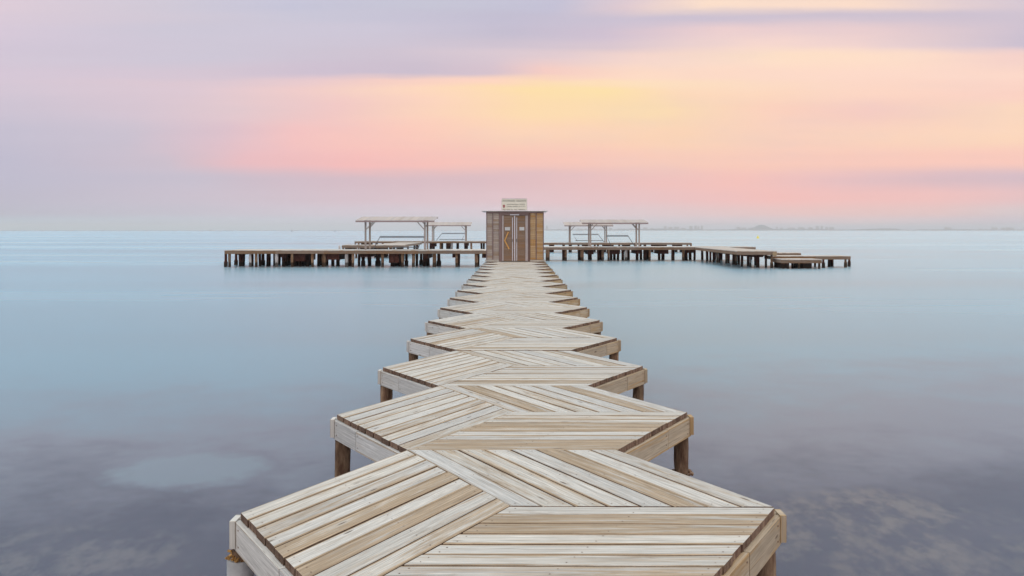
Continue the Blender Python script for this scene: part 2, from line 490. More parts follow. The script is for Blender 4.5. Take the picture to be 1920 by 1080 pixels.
        if cap:
            self.face(rings[0][0], [(0, 0)] * seg, mi)
            self.face(rings[-1][0][::-1], [(0, 0)] * seg, mi)

    def build(self, name, mats, parent=None, origin=(0, 0, 0)):
        me = bpy.data.meshes.new(name)
        o = Vector(origin)
        me.from_pydata([tuple(Vector(p) - o) for p in self.v], [], self.f)
        uvl = me.uv_layers.new(name='UVMap')
        flat = [c for uvs in self.uv for uv in uvs for c in uv]
        uvl.data.foreach_set('uv', flat)
        at = me.attributes.new('rnd', 'FLOAT', 'POINT')
        at.data.foreach_set('value', self.r)
        me.polygons.foreach_set('material_index', self.mi)
        me.polygons.foreach_set('use_smooth', self.sm)
        for m in (mats if isinstance(mats, (list, tuple)) else [mats]):
            me.materials.append(m)
        me.update()
        ob = bpy.data.objects.new(name, me)
        ob.location = o
        COL.objects.link(ob)
        if parent is not None:
            ob.parent = parent
            ob.location = o - parent.location
        return ob


def thing(name, label, cat, loc=(0, 0, 0), group=None):
    o = bpy.data.objects.new(name, None)
    o.empty_display_size = 0.2
    o.location = loc
    COL.objects.link(o)
    o['label'] = label
    o['category'] = cat
    if group:
        o['group'] = group
    return o


# ------------------------------------------------------------------ water and sea bed
FAR = 13000.0


def sheet(name, z, mat, x0, x1, y0, y1):
    me = bpy.data.meshes.new(name)
    me.from_pydata([(x0, y0, z), (x1, y0, z), (x1, y1, z), (x0, y1, z)], [], [(0, 1, 2, 3)])
    me.materials.append(mat)
    o = bpy.data.objects.new(name, me)
    COL.objects.link(o)
    o['kind'] = 'structure'
    return o


m, T = new_mat('water')
pos = T.n('ShaderNodeNewGeometry').outputs['Position']
ps = T.sep(pos)
calm = T.noise(T.vec(T.math('MULTIPLY', ps[0], 0.006), T.math('MULTIPLY', ps[1], 0.045), 0.0), 1.0, 4.0, 0.6)
rg = T.smooth(calm, 0.3, 0.7, 0.20, 0.31, 'LINEAR')
gl = T.n('ShaderNodeBsdfGlossy', distribution='MULTI_GGX')
gl.inputs['Color'].default_value = (0.91, 0.99, 1.0, 1)
T.link(rg, gl.inputs['Roughness'])
tr = T.n('ShaderNodeBsdfRefraction')
tr.inputs['IOR'].default_value = 1.33
tr.inputs['Roughness'].default_value = 0.09
tr.inputs['Color'].default_value = (0.93, 0.85, 0.91, 1)
df = T.n('ShaderNodeBsdfDiffuse')
df.inputs['Color'].default_value = (0.20, 0.155, 0.205, 1)
body = T.n('ShaderNodeMixShader')
body.inputs[0].default_value = 0.25
T.link(tr.outputs[0], body.inputs[1])
T.link(df.outputs[0], body.inputs[2])
fr = T.n('ShaderNodeFresnel')
fr.inputs[0].default_value = 1.34
mx = T.n('ShaderNodeMixShader')
# averaged over the small waves the mirror never becomes complete at the horizon
eff = T.math('MULTIPLY', T.math('POWER', fr.outputs[0], 1.05), 0.685)
T.link(eff, mx.inputs[0])
T.link(body.outputs[0], mx.inputs[1])
T.link(gl.outputs[0], mx.inputs[2])
finish(T, mx.outputs[0])
M['water'] = m
sheet('water', WATER, m, -FAR, FAR, -200, FAR)

SEA = -2.5
m, T = new_mat('seabed')
pos = T.n('ShaderNodeNewGeometry').outputs['Position']
ps = T.sep(pos)
warp = T.math('SUBTRACT', T.noise(pos, 1.1, 5.0, 0.65), 0.5)


def blob(cx, cy, rx, ry, soft=0.35):
    dx = T.math('DIVIDE', T.math('SUBTRACT', ps[0], cx), rx)
    dy = T.math('DIVIDE', T.math('SUBTRACT', ps[1], cy), ry)
    r = T.math('ADD', T.math('MULTIPLY', dx, dx), T.math('MULTIPLY', dy, dy))
    r = T.math('ADD', r, T.math('MULTIPLY', warp, 3.2))
    return T.smooth(r, 1.0 - soft, 1.0 + soft, 1.0, 0.0)


def sb(px, py):
    yw = (EYE - WATER) / ((py - HZ) / F)      # where the line of sight meets the water; it is bent down from there
    return px2x(px, yw) * (yw + 1.0) / yw, yw + 1.0


sand = blob(*sb(345, 873), 1.0, 0.82, 0.48)
n_a = T.noise(pos, 0.55, 5.0, 0.62)
n_b = T.noise(T.vec(T.math('MULTIPLY', ps[0], 1.0), T.math('MULTIPLY', ps[1], 0.6), 2.0), 3.2, 5.0, 0.65)
patch_r = T.math('MULTIPLY', blob(*sb(1640, 985), 1.35, 1.5, 0.9), T.smooth(n_b, 0.40, 0.66))
patch_l = T.math('MULTIPLY', blob(*sb(110, 1040), 1.2, 0.8, 0.8), T.smooth(n_b, 0.42, 0.66))
streaks = T.math('MULTIPLY', T.smooth(n_b, 0.56, 0.70), T.smooth(n_a, 0.42, 0.60))
open_sand = T.smooth(T.math('ADD', T.math('MULTIPLY', T.math('SUBTRACT', n_a, 0.5), 10.0), T.math('SUBTRACT', ps[1], T.math('MULTIPLY', ps[0], 0.25))), 12.5, 22.0)
near_sand = T.smooth(T.math('ADD', T.math('MULTIPLY', T.math('SUBTRACT', n_a, 0.5), 6.0), T.math('SUBTRACT', ps[1], T.math('MULTIPLY', ps[0], 0.08))), 9.6, 14.2)
col = T.mix(T.smooth(n_a, 0.3, 0.7), (0.095, 0.052, 0.072, 1), (0.165, 0.115, 0.13, 1))
col = T.mix(near_sand, col, (0.44, 0.49, 0.51, 1))
col = T.mix(open_sand, col, (0.40, 0.76, 0.82, 1))
col = T.mix(T.math('MULTIPLY', T.math('MULTIPLY', streaks, 0.6), T.math('SUBTRACT', 1.0, near_sand)), col, (0.28, 0.24, 0.22, 1))
col = T.mix(T.math('MULTIPLY', patch_r, 0.75), col, (0.46, 0.40, 0.27, 1))
col = T.mix(T.math('MULTIPLY', patch_l, 0.75), col, (0.36, 0.33, 0.26, 1))
col = T.mix(T.math('MULTIPLY', sand, 0.85), col, (0.47, 0.65, 0.66, 1))
b = T.n('ShaderNodeBsdfDiffuse')
T.link(col, b.inputs[0])
finish(T, b.outputs[0])
sheet('seabed', SEA, m, -FAR, FAR, -200, FAR)

# ------------------------------------------------------------------ the zigzag walkway
S = 1.533
HALF = 1.3406
Y1 = 5.13
NB = 9
GRP = 'hexagonal boarded sections of the walkway'
ORD = ['', 'second', 'third', 'fourth', 'fifth', 'sixth', 'seventh', 'eighth', 'ninth', 'tenth', 'eleventh', 'twelfth', 'thirteenth', 'fourteenth']


def bil(q, a, b):
    """q = four corners p00, p10, p11, p01; a along the boards, b across them."""
    p00, p10, p11, p01 = q
    return (p00 * (1 - a) + p10 * a) * (1 - b) + (p01 * (1 - a) + p11 * a) * b


def deck_panel(parent, quad, n, fancy, browns=()):
    mb = MB()
    la = (quad[1] - quad[0]).length
    wn = (quad[3] - quad[0]).length * math.sin(math.radians(60))
    cuts = [0.0]
    for i in range(n):
        cuts.append(cuts[-1] + 1 + random.uniform(-0.05, 0.05))
    tot = cuts[-1]
    cuts = [c / tot for c in cuts]
    g = 0.0062 / wn
    e = 0.003 / la
    for i in range(n):
        b0, b1 = cuts[i] + g * random.uniform(0.7, 1.5), cuts[i + 1] - g * random.uniform(0.7, 1.5)
        a0, a1 = e, 1 - e
        if fancy:
            a0 += random.uniform(-0.002, 0.003)
            a1 += random.uniform(-0.003, 0.002)
        dz = random.uniform(-0.0025, 0.0015)
        tl = random.uniform(-0.0015, 0.0015)
        P = [bil(quad, a0, b0), bil(quad, a1, b0), bil(quad, a1, b1), bil(quad, a0, b1)]
        P = [p + Vector((0, 0, dz + (tl if k in (0, 3) else -tl))) for k, p in enumerate(P)]
        mb.board(*P, 0.042, cham=0.004, end_mi=1, rnd=(0.1298 + 0.0009 * i) if i in browns else None)
        if fancy:      # nail heads, two at each bearer
            for aa in (0.035, 0.5, 0.965):
                for bb in (0.25, 0.75):
                    c = P[0].lerp(P[1], aa + random.uniform(-.006, .006)).lerp(P[3].lerp(P[2], aa), bb + random.uniform(-.05, .05))
                    rr = random.uniform(0.0035, 0.0055)
                    k0 = [mb.add_v(c + Vector((rr * math.cos(q * 1.0472), rr * math.sin(q * 1.0472), 0.0008)), 0.1) for q in range(6)]
                    mb.face(k0, [(0, 0)] * 6, 1)
    return mb.build('deck_panel', [M['deck'], M['end']], parent, parent.location)


def fascia(parent, p, q, mat, outset, y_sign):
    """A beam on edge along p->q, set out from the hexagon by outset."""
    dr = (q - p).normalized()
    nrm = Vector((dr.y, -dr.x, 0))
    c = (p + q) / 2 - parent.location
    if nrm.dot(c) < 0:
        nrm = -nrm
    mb = MB()
    o = nrm * (outset - 0.02)
    ln = (q - p).length
    cut = random.uniform(0.25, 0.6)
    zc = Vector((0, 0, -0.125))
    a0, a1, b0, b1 = p + o + zc, p + o + zc + dr * (ln * cut - 0.002), p + o + zc + dr * (ln * cut + 0.002), q + o + zc
    w1, w2 = nrm * random.uniform(0, 0.004), nrm * random.uniform(0, 0.004)
    mb.bar(a0, a1 + w1, 0.04, 0.16)
    mb.bar(b0 + w1 * 0.3 + Vector((0, 0, random.uniform(-.004, .001))), b1 + w2, 0.04, 0.158)
    for f_ in (0.06, cut + 0.03):
        for dz in (-0.04, 0.045):
            c = p + o + zc + dr * (ln * f_) + nrm * 0.018 + Vector((0, 0, dz + random.uniform(-.008, .008)))
            n0 = len(mb.f)
            mb.tube([c, c + nrm * 0.006], random.uniform(0.004, 0.006), 6, smooth=False)
            for k_ in range(n0, len(mb.f)):
                mb.mi[k_] = 1
    # inner doubled board, a little lower
    o2 = nrm * (outset - 0.064)
    mb.bar(p + o2 + Vector((0, 0, -0.131)) + dr * 0.05, q + o2 + Vector((0, 0, -0.131)) - dr * 0.05, 0.04, 0.16)
    return mb.build('beam', [mat, M['end']], parent, parent.location)


def section(i):
    y = Y1 + i * 2 * HALF
    if i == 0:
        lab = 'nearest hexagonal deck section, cut off by the bottom edge of the photo'
    elif i == 1:
        lab = 'second hexagonal deck section from the bottom edge, long brown posts showing on both sides'
    elif i == 15:
        lab = 'last hexagonal deck section, at the foot of the wooden hut doors'
    elif i == 14:
        lab = 'hexagonal deck section just before the last one at the hut doors'
    else:
        lab = ORD[i] + ' hexagonal deck section along the walkway, counted from the bottom edge of the photo'
    t = thing('walkway_section', lab, 'walkway', (0, y, 0), GRP)
    L = Vector((-S, y - 0.10, 0)); R = Vector((S, y, 0)); C = Vector((0, y + 0.02, 0))
    TL = Vector((-S / 2, y + HALF, 0)); TR = Vector((S / 2, y + HALF, 0))
    BL = Vector((-S / 2, y - HALF, 0)); BR = Vector((S / 2, y - HALF, 0))
    fancy = i < 5
    deck_panel(t, (L, TL, C, BL), NB, fancy)       # left rhombus, boards along L->TL
    deck_panel(t, (TL, C, R, TR), NB - 1, fancy, {0: (5,), 1: (6,)}.get(i, ()))   # far right rhombus, boards along TL->C
    deck_panel(t, (BL, BR, R, C), NB, fancy, {0: (8, 7, 6), 1: (0, 5), 3: (1,)}.get(i, ()))       # near rhombus, boards across
    fascia(t, L + Vector((-0.012, 0.0, 0)), BL, M['beam_grey'], 0.02, -1)
    fascia(t, R + Vector((0.012, 0.0, 0)), BR, M['beam_tan'], 0.02, -1)
    fascia(t, L + Vector((-0.012, 0.03, 0)), TL, M['beam_grey'], 0.02, 1)
    fascia(t, R + Vector((0.012, 0.03, 0)), TR, M['beam_tan'], 0.02, 1)
    for s, p, mt in ((-1, L, M['beam_grey']), (1, R, M['beam_tan'])):
        mb = MB()
        x0 = p.x + s * 0.012
        xa, xb = sorted((x0, x0 + s * 0.034))
        mb.box(xa, xb, p.y - 0.045, p.y + 0.075, -0.19, -0.036, axis=2)
        mb.build('end_block', mt, t, t.location)
    # joists under the seams
    mb = MB()
    for q in (TL, R, BL):
        v = (q - C).normalized()
        mb.bar(C + v * 0.08 + Vector((0, 0, -0.115)), q - v * 0.10 + Vector((0, 0, -0.115)), 0.09, 0.14)
    mb.build('joist', M['joist'], t, t.location)
    for s, p in ((-1, L), (1, R)):
        x = p.x - s * 0.045
        r = random.uniform(0.058, 0.068)
        top = -0.21 if (i == 0 and s < 0) else -0.208
        zs = [SEA - 0.2 + k * (top - SEA + 0.2) / 22 for k in range(23)]
        if i == 0 and s < 0:
            x = p.x - 0.002
            zs = [z for z in zs]
            mb = MB()
            mb.tube([(x, p.y + 0.02, z) for z in zs], 0.05, 12, rough=0.1)
            po = mb.build('post', M['post'], t, t.location)
            po['label'] = 'post wrapped in a pale grey pipe sleeve'
            mb = MB()
            mb.tube([(x, p.y + 0.02, z) for z in (SEA - 0.2, -0.9, -0.272, -0.266)], [0.076, 0.076, 0.076, 0.07], 24)
            sl = mb.build('sleeve', M['sleeve'], po, t.location)
            sl.location = (0, 0, 0)
            mb = MB()
            rc = random.Random(4)
            for k in range(60):
                a = rc.uniform(0, 6.28); rr = 0.074 * math.sqrt(rc.random())
                c = Vector((x + rr * math.cos(a), p.y + 0.02 + rr * math.sin(a), -0.266 + rc.uniform(0.0, 0.055)))
                dv = Vector((rc.uniform(-1, 1), rc.uniform(-1, 1), rc.uniform(-.4, .8))).normalized() * rc.uniform(0.008, 0.02)
                mb.bar(c - dv, c + dv, rc.uniform(0.008, 0.018), rc.uniform(0.006, 0.014))
            cr = mb.build('crust', M['crust'], po, t.location)
            cr.location = (0, 0, 0)
            continue
        mb = MB()
        mb.tube([(x + 0.006 * math.sin(z * 3), p.y + 0.04, z) for z in zs], [r * (1 + 0.04 * math.sin(z * 5 + i)) for z in zs], 16, rough=0.24)
        if i == 1 and s > 0:   # broken collar of growth
            rc = random.Random(8)
            for k in range(14):
                a = rc.uniform(0, 6.28)
                c = Vector((x + 0.075 * math.cos(a), p.y + 0.04 + 0.075 * math.sin(a), -0.545 + rc.uniform(-.01, .01)))
                mb.bar(c, c + Vector((math.cos(a), math.sin(a), rc.uniform(-.3, .3))) * rc.uniform(0.01, 0.03), 0.03, 0.02)
        mb.build('post', M['post'], t, t.location)
    if i > 0:      # years of settling: the sections no longer line up exactly
        t.location.x += random.uniform(-0.014, 0.014)
        t.location.z += random.uniform(-0.008, 0.004)
    return t


for i in range(16):
    section(i)

# ------------------------------------------------------------------ hut at the end of the walkway
HY = 45.2
HS = HY / F / 7.2           # metres per pixel of the enlarged view used for the measures


def hx(zx):
    return px2x(840 + zx / 7.2, HY)


def hz(zy):
    return EYE + (HZ - (350 + zy / 7.2)) / F * HY


hut = thing('wooden_hut', 'small boarded wooden hut with double doors at the end of the walkway', 'hut', (0, HY, 0))
HT = hz(332)
x_l, x_r = hx(516), hx(1293)
DEP = 2.9


def clad(name, x0, x1, yf, z0, z1, mat, n, seams, parent, label=None, face=-1):
    """Horizontal cladding boards on a front facing wall with vertical battens at the seams."""
    mb = MB()
    hgt = (z1 - z0) / n
    xs = [x0] + list(seams) + [x1]
    for a, b in zip(xs, xs[1:]):
        for k in range(n):
            rr = random.random()
            off = random.uniform(0, 0.008)
            mb.box(a + 0.012, b - 0.012, yf - off, yf + 0.03, z0 + k * hgt + 0.004, z0 + (k + 1) * hgt - 0.005, rr)
    mb.box(x0, x1, yf + 0.02, yf + 0.05, z0, z1, 0.3)
    o = mb.build(name, mat, parent, parent.location)
    if label:
        o['label'] = label
    return o


clad('front_wall', x_l, hx(690), HY, 0.10, HT, M['hut_grey'], 24, [hx(605)], hut, 'grey weathered boards left of the doors')
clad('front_wall', hx(1108), x_r, HY, 0.10, HT, M['hut_tan'], 24, [hx(1190)], hut, 'orange brown boards right of the doors')
for xs_ in (x_l + 0.02, hx(605), hx(1190), x_r - 0.02):
    mb = MB()
    mb.box(xs_ - 0.022, xs_ + 0.022, HY - 0.030, HY - 0.011, 0.10, HT - 0.095)
    mb.build('batten', M['hut_frame'], hut, hut.location)
for xa, mat in ((x_l, M['hut_grey']), (x_r - 0.05, M['hut_tan'])):
    mb = MB()
    for k in range(18):
        h = HT / 18
        mb.box(xa, xa + 0.05, HY + 0.055, HY + DEP, k * h + 0.004, (k + 1) * h - 0.004)
    mb.box(xa + 0.01, xa + 0.04, HY + 0.055, HY + DEP, 0.0, HT, 0.3)
    mb.build('side_wall', mat, hut, hut.location)
mb = MB()
mb.box(x_l + 0.055, x_r - 0.055, HY + DEP - 0.05, HY + DEP, 0, HT - 0.01)
mb.build('back_wall', M['hut_frame'], hut, hut.location)
for a, b in ((hx(504), hx(690)), (hx(1108), hx(1300))):
    mb = MB()
    mb.box(a, b, HY - 0.14, HY + 0.05, 0.005, 0.094)
    mb.build('sill', M['deck'], hut, hut.location)
# roof sheet
mb = MB()
mb.box(hx(452), hx(1348), HY - 0.16, HY + DEP + 0.25, HT, HT + 0.035, axis=0)
rf = mb.build('roof', M['roof'], hut, hut.location)
mb = MB()
mb.box(x_l + 0.02, x_r - 0.02, HY - 0.05, HY - 0.005, HT - 0.09, HT - 0.003)
mb.build('eaves_board', M['hut_frame'], hut, hut.location)
# door frame
df_o = MB()
za = hz(350)
df_o.box(hx(690), hx(725), HY - 0.04, HY + 0.05, 0.0, HT - 0.095)
df_o.box(hx(1085), hx(1108), HY - 0.04, HY + 0.05, 0.0, HT - 0.095)
df_o.box(hx(725), hx(1085), HY - 0.04, HY + 0.05, hz(385), HT - 0.095)
df_o.build('door_frame', M['hut_frame'], hut, hut.location)
for side, (dx0, dx1, stile_x, stile_w, px0, px1, note) in enumerate(((725, 893, 740, 22, 755, 862, (768, 838)), (907, 1085, 1062, 34, 938, 1040, (965, 1030)))):
    mb = MB()
    n = 17
    z0, z1 = 0.03, hz(390)
    h = (z1 - z0) / n
    for k in range(n):
        mb.box(hx(px0), hx(px1), HY - random.uniform(0.0, 0.012), HY + 0.03, z0 + k * h + 0.005, z0 + (k + 1) * h - 0.006)
    mb.box(hx(dx0) + 0.003, hx(dx1) - 0.003, HY + 0.01, HY + 0.045, z0, z1, 0.2)
    dr = mb.build('door', M['hut_door'], hut, hut.location)
    dr['label'] = 'left door with an orange wooden chevron' if side == 0 else 'right door with a white notice'
    mb = MB()
    mb.box(hx(stile_x - stile_w / 2), hx(stile_x + stile_w / 2), HY - 0.018, HY + 0.008, z0, z1)
    st = mb.build('stile', M['stile'], dr, hut.location)
    st.location = (0, 0, 0)
    mb = MB()
    sx = (871, 11) if side == 0 else (928, 11)
    mb.box(hx(sx[0] - sx[1] / 2), hx(sx[0] + sx[1] / 2), HY - 0.022, HY + 0.008, z0, z1 - 0.1)
    so = mb.build('edge_strip', M['strip'], dr, hut.location)
    so.location = (0, 0, 0)
    mb = MB()
    mb.box(hx(note[0]), hx(note[1]), HY - 0.026, HY - 0.016, hz(590), hz(546))
    no = mb.build('notice', M['paper'], dr, hut.location)
    no.location = (0, 0, 0)
    mb = MB()
    mb.box(hx(868 + side * 56), hx(874 + side * 56), HY - 0.06, HY - 0.022, 1.0, 1.16)
    hd = mb.build('handle', M['rail'], dr, hut.location)
    hd.location = (0, 0, 0)
    if side == 0:
        mb = MB()
        yy = HY - 0.032
        mb.bar((hx(815), yy, hz(612)), (hx(766), yy, hz(728)), 0.02, 0.055, up=(1, 0, 0))
        yy -= 0.012
        mb.bar((hx(760), yy, hz(716)), (hx(826), yy, hz(842)), 0.02, 0.055, up=(1, 0, 0))
        ch = mb.build('chevron', M['orange'], dr, hut.location)
        ch.location = (0, 0, 0)
mb = MB()
mb.box(hx(892), hx(908), HY - 0.034, HY + 0.005, 0.03, hz(392))
mb.build('middle_post', M['strip'], hut, hut.location)
mb = MB()
mb.box(hx(838), hx(960), HY - 0.055, HY - 0.042, hz(386), hz(372))
mb.build('top_track', M['strip'], hut, hut.location)

# sign standing on the hut roof
SY = HY - 0.2


def gx(zx):
    return px2x(935 + zx / 32, SY)


def gz(zy):
    return EYE + (HZ - (368 + zy / 32)) / F * SY


sign = thing('sign_board', 'pale rectangular sign with rows of dark lettering on the hut roof', 'sign', (gx(930), SY, HT + 0.05))
mb = MB()
mb.box(gx(195), gx(1690), SY, SY + 0.03, HT + 0.052, gz(165))
mb.build('panel', M['sign'], sign, sign.location)
mb = MB()
mb.box(gx(185), gx(1700), SY - 0.004, SY + 0.034, gz(165), gz(165) + 0.025)
mb.box(gx(175), gx(195), SY - 0.004, SY + 0.034, HT + 0.052, gz(165))
mb.box(gx(1690), gx(1710), SY - 0.004, SY + 0.034, HT + 0.052, gz(165))
mb.build('frame', M['sign_frame'], sign, sign.location)
mb = MB()
rl = random.Random(3)


def word(x0, x1, z0, z1, cw):
    x = x0
    while x < x1 - cw * 0.5:
        w = cw * rl.uniform(0.55, 0.85)
        h = z1 - z0
        k = rl.randrange(4)
        bw = w * 0.28
        ya, yb = SY - 0.006, SY - 0.001
        mb.box(x, x + bw, ya, yb, z0, z1)
        if k in (0, 1, 3):
            mb.box(x + bw, x + w, ya, yb, z1 - h * 0.2, z1)
        if k in (1, 2):
            mb.box(x + bw, x + w, ya, yb, z0, z0 + h * 0.2)
        if k in (0, 2):
            mb.box(x + bw, x + w * 0.9, ya, yb, z0 + h * 0.42, z0 + h * 0.6)
        if k in (0, 3):
            mb.box(x + w - bw, x + w, ya, yb, z0, z1 - h * 0.21)
        x += cw


word(gx(215), gx(980), gz(325), gz(215), 0.030)
word(gx(1060), gx(1660), gz(325), gz(215), 0.030)
for a, b_ in ((490, 1200), (1270, 1600)):
    word(gx(a), gx(b_), gz(515), gz(455), 0.020)
for a, b_ in ((520, 800), (850, 1180), (1230, 1300), (1350, 1420), (1460, 1600)):
    word(gx(a), gx(b_), gz(640), gz(580), 0.020)
for a, b_ in ((250, 430), (470, 690), (740, 860), (930, 1130), (1190, 1600)):
    word(gx(a), gx(b_), gz(825), gz(770), 0.020)
mb.build('lettering', M['ink'], sign, sign.location)
mb = MB()
mb.box(gx(255), gx(375), SY - 0.008, SY - 0.001, gz(640), gz(510))
mb.box(gx(270), gx(360), SY - 0.008, SY - 0.001, gz(690), gz(640))
mb.build('emblem', M['red'], sign, sign.location)


# ------------------------------------------------------------------ far bathing piers
PG = 'far pier platforms'


def pile_obj(parent, x, y, r, kind, top, foot=False, bottom=None):
    mb = MB()
    z0 = SEA - 0.3
    zs = [z0, WATER - 0.05, WATER + 0.35, WATER + 0.42, (top + WATER + 0.42) / 2, top]
    rs = [r] * 6
    if foot:
        rs = [r * 1.45, r * 1.45, r * 1.4, r, r * 0.95, r]
    jx, jy = random.uniform(-.03, .03), random.uniform(-.03, .03)
    mb.tube([(x + jx * k / 5, y + jy * k / 5, z) for k, z in enumerate(zs)], rs, 9, rough=0.12)
    return mb.build('pile', M['pile_' + kind], parent, parent.location)


def platform(label, x0, x1, y0, y1, top, piles, blocks=(), beam_h=0.22, nplank=None, group=PG):
    t = thing('pier_platform', label, 'pier', ((x0 + x1) / 2, y0, top), group)
    # boards laid across the short way
    mb = MB()
    along_x = (x1 - x0) > (y1 - y0)
    L = (x1 - x0) if along_x else (y1 - y0)
    n = max(4, int(L / 0.30))
    for k in range(n):
        a, b = k / n * L + 0.008, (k + 1) / n * L - 0.008
        dz = random.uniform(-0.006, 0.006)
        if along_x:
            mb.board((x0 + b, y0, top + dz), (x0 + b, y1, top + dz), (x0 + a, y1, top + dz), (x0 + a, y0, top + dz), 0.05)
        else:
            mb.board((x0, y0 + a, top + dz), (x1, y0 + a, top + dz), (x1, y0 + b, top + dz), (x0, y0 + b, top + dz), 0.05)
    mb.build('deck', M['pier_deck'], t, t.location)
    zt, zb = top - 0.058, top - 0.058 - beam_h
    # beams in lengths, each slightly different
    for yy in (y0 + 0.03, y1 - 0.03):
        mb = MB()
        x = x0
        while x < x1 - 0.01:
            e = min(x1, x + random.uniform(2.6, 4.2))
            if x1 - e < 1.0:
                e = x1
            dz = random.uniform(-0.02, 0.0)
            mb.box(x + 0.004, e - 0.004, yy - 0.05, yy + 0.05, zb + dz, zt + dz * 0.3, axis=0)
            x = e
        mb.build('beam', M['pier_beam'], t, t.location)
    for xx in (x0 + 0.06, x1 - 0.06):
        mb = MB()
        mb.box(xx - 0.05, xx + 0.05, y0 + 0.085, y1 - 0.085, zb, zt, axis=1)
        mb.build('beam', M['pier_beam'], t, t.location)
    for (bx, bw, bh) in blocks:      # cross heads under the boards
        mb = MB()
        mb.box(bx - bw / 2, bx + bw / 2, y0 + 0.4, y1 - 0.3, zb - bh, zt - 0.01, axis=1)
        mb.build('cross_beam', M['pile_dark'], t, t.location)
    for (px_, py_, r, kind, foot) in piles:
        pile_obj(t, px_, py_, r, kind, zt - 0.005 if not (y0 + 0.1 < py_ < y1 - 0.1) else zt - 0.004, foot)
    return t


def plist(spec, y0, y1, wpx=1.0):
    """spec: (pixel x, pixel width, kind, depth 0..1)."""
    res = []
    for s in spec:
        px, w, kind, dp = s[:4]
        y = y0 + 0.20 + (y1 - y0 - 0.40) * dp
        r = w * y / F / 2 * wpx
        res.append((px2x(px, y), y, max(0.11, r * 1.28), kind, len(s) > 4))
    return res


D, Tn, G = 'dark', 'tan', 'grey'
# left front arm
LY0, LY1 = 70.8, 75.2
sp = [(423.3, 4, D, 0, 1), (430.6, 4, Tn, 0), (442.5, 4, D, .9, 1), (452.5, 8, D, .4), (456, 5, D, .8), (469, 4, G, 0), (473, 4, D, .5), (480.5, 4, Tn, 0),
      (487.5, 4, D, .4), (493, 4.5, D, .8, 1), (503, 6.5, D, .5), (514.5, 4, D, .6), (519, 5, G, 0), (523.5, 4, D, .9),
      (532, 5, D, .3), (537, 5, D, .6), (542, 5, D, .9), (548, 4, Tn, 0), (553, 5, D, .4), (557.5, 5, D, .7), (562, 5, D, .3), (567, 5.5, D, .5), (572, 5, D, .8), (577, 5, D, .3), (581, 5, D, .95),
      (586, 3.6, Tn, 0), (597, 4, D, .5), (601, 4, D, .9), (607.5, 7, Tn, .1), (613, 4, D, .8), (624, 5, D, .5), (633.5, 5.5, D, .6), (650, 5, G, 0), (654.5, 7, D, .5, 1), (661.5, 4, Tn, 0),
      (673, 4, D, .5), (681, 4.5, D, .4, 1), (693, 5.5, D, .6), (709, 6, D, .5, 1), (717.5, 4.2, Tn, 0), (736, 6, D, .3), (741, 6, D, .6), (746.5, 6, D, .8), (750, 4, D, .4), (755, 4, Tn, 0), (762, 4, D, .5, 1),
      (775, 4.5, Tn, 0), (781.5, 4, D, .7), (789.5, 4, D, .9, 1), (796, 5.5, D, .4), (802, 6, D, .7), (814.5, 5.5, Tn, 0), (823, 5, D, .5, 1), (856.5, 4, Tn, 0), (860, 3.4, D, .5), (893.5, 5, Tn, 0), (896.5, 4, D, .5)]
blk = [(px2x(628, 72), 1.0, 0.50), (px2x(688, 72), 0.8, 0.28), (px2x(741, 72), 0.8, 0.75), (px2x(852, 72), 0.22, 0.32), (px2x(908, 72), 0.3, 0.35), (px2x(537, 72), 0.5, 0.3), (px2x(565, 72), 1.0, 0.6), (px2x(800, 72), 0.42, 0.4), (px2x(454, 72), 0.5, 0.1)]
platform('long plank pier on many dark piles, from the hut out to the left', px2x(421, LY0), px2x(912, LY0) + 1.0, LY0, LY1, 0.0, plist(sp, LY0, LY1), blk)

# left back arm
BY0, BY1 = 124.0, 128.0
sp = [(666, 2.4, G, 0), (672.5, 2.6, Tn, 0), (680, 4, D, .5), (685, 4, D, .7), (690, 4, D, .3), (697, 3, D, .6), (706, 3.5, D, .5), (718, 3, D, .4), (733, 4, D, .5), (739, 3.4, D, .6), (747, 3.6, D, .5), (752, 3, D, .3), (765, 2.6, D, .4), (777, 3, D, .6), (782, 4, D, .4),
      (797, 3, D, .5), (808, 4, D, .4), (813, 4, D, .7), (826, 3, Tn, 0), (829, 3, D, .5), (839, 4, D, .4), (843, 3.6, D, .6), (847, 3, G, 0), (858, 4, D, .5), (873, 4, D, .5), (875.5, 3, D, .6), (884, 3, Tn, 0), (903, 3, D, .5), (907, 3, D, .4)]
blk = [(px2x(685, 125), 1.0, 0.3), (px2x(742, 125), 0.9, 0.25), (px2x(811, 125), 0.7, 0.5), (px2x(842, 125), 0.7, 0.45), (px2x(874, 125), 0.5, 0.4)]
platform('far left plank pier, farthest one behind the long left pier', px2x(665, BY0), px2x(915, BY0) + 2.0, BY0, BY1, 0.06, plist(sp, BY0, BY1), blk)

# left middle arm and its broad landing
MY0, MY1 = 94.0, 97.0
sp = [(636.5, 2.6, G, 0), (643, 3, Tn, 0), (652, 7, D, .4), (658, 5, D, .6), (668, 3, Tn, 0), (681, 6, D, .4), (692, 6, D, .5), (704, 4, D, .4), (712, 5, D, .3), (722, 6, D, .6), (733, 5, D, .3), (745, 3, D, .4), (755, 3, D, .3)]
platform('short low pier arm between the two left piers, its end poking out left', px2x(641, MY0), px2x(757, MY0), MY0, MY1, 0.02, plist(sp, MY0, MY1), [(px2x(655, 95), 0.7, 0.2), (px2x(687, 95), 1.2, 0.2)])
sp = [(708, 3, D, .1), (716, 3, D, .4), (726, 3, D, .2), (738, 3, D, .5), (751, 3, D, .1)]
platform('broad plank landing joining the two left piers under the big left canopy', px2x(704, 97.1), px2x(757, 97.1), 97.1, 116.0, 0.02, plist(sp, 97.1, 110))

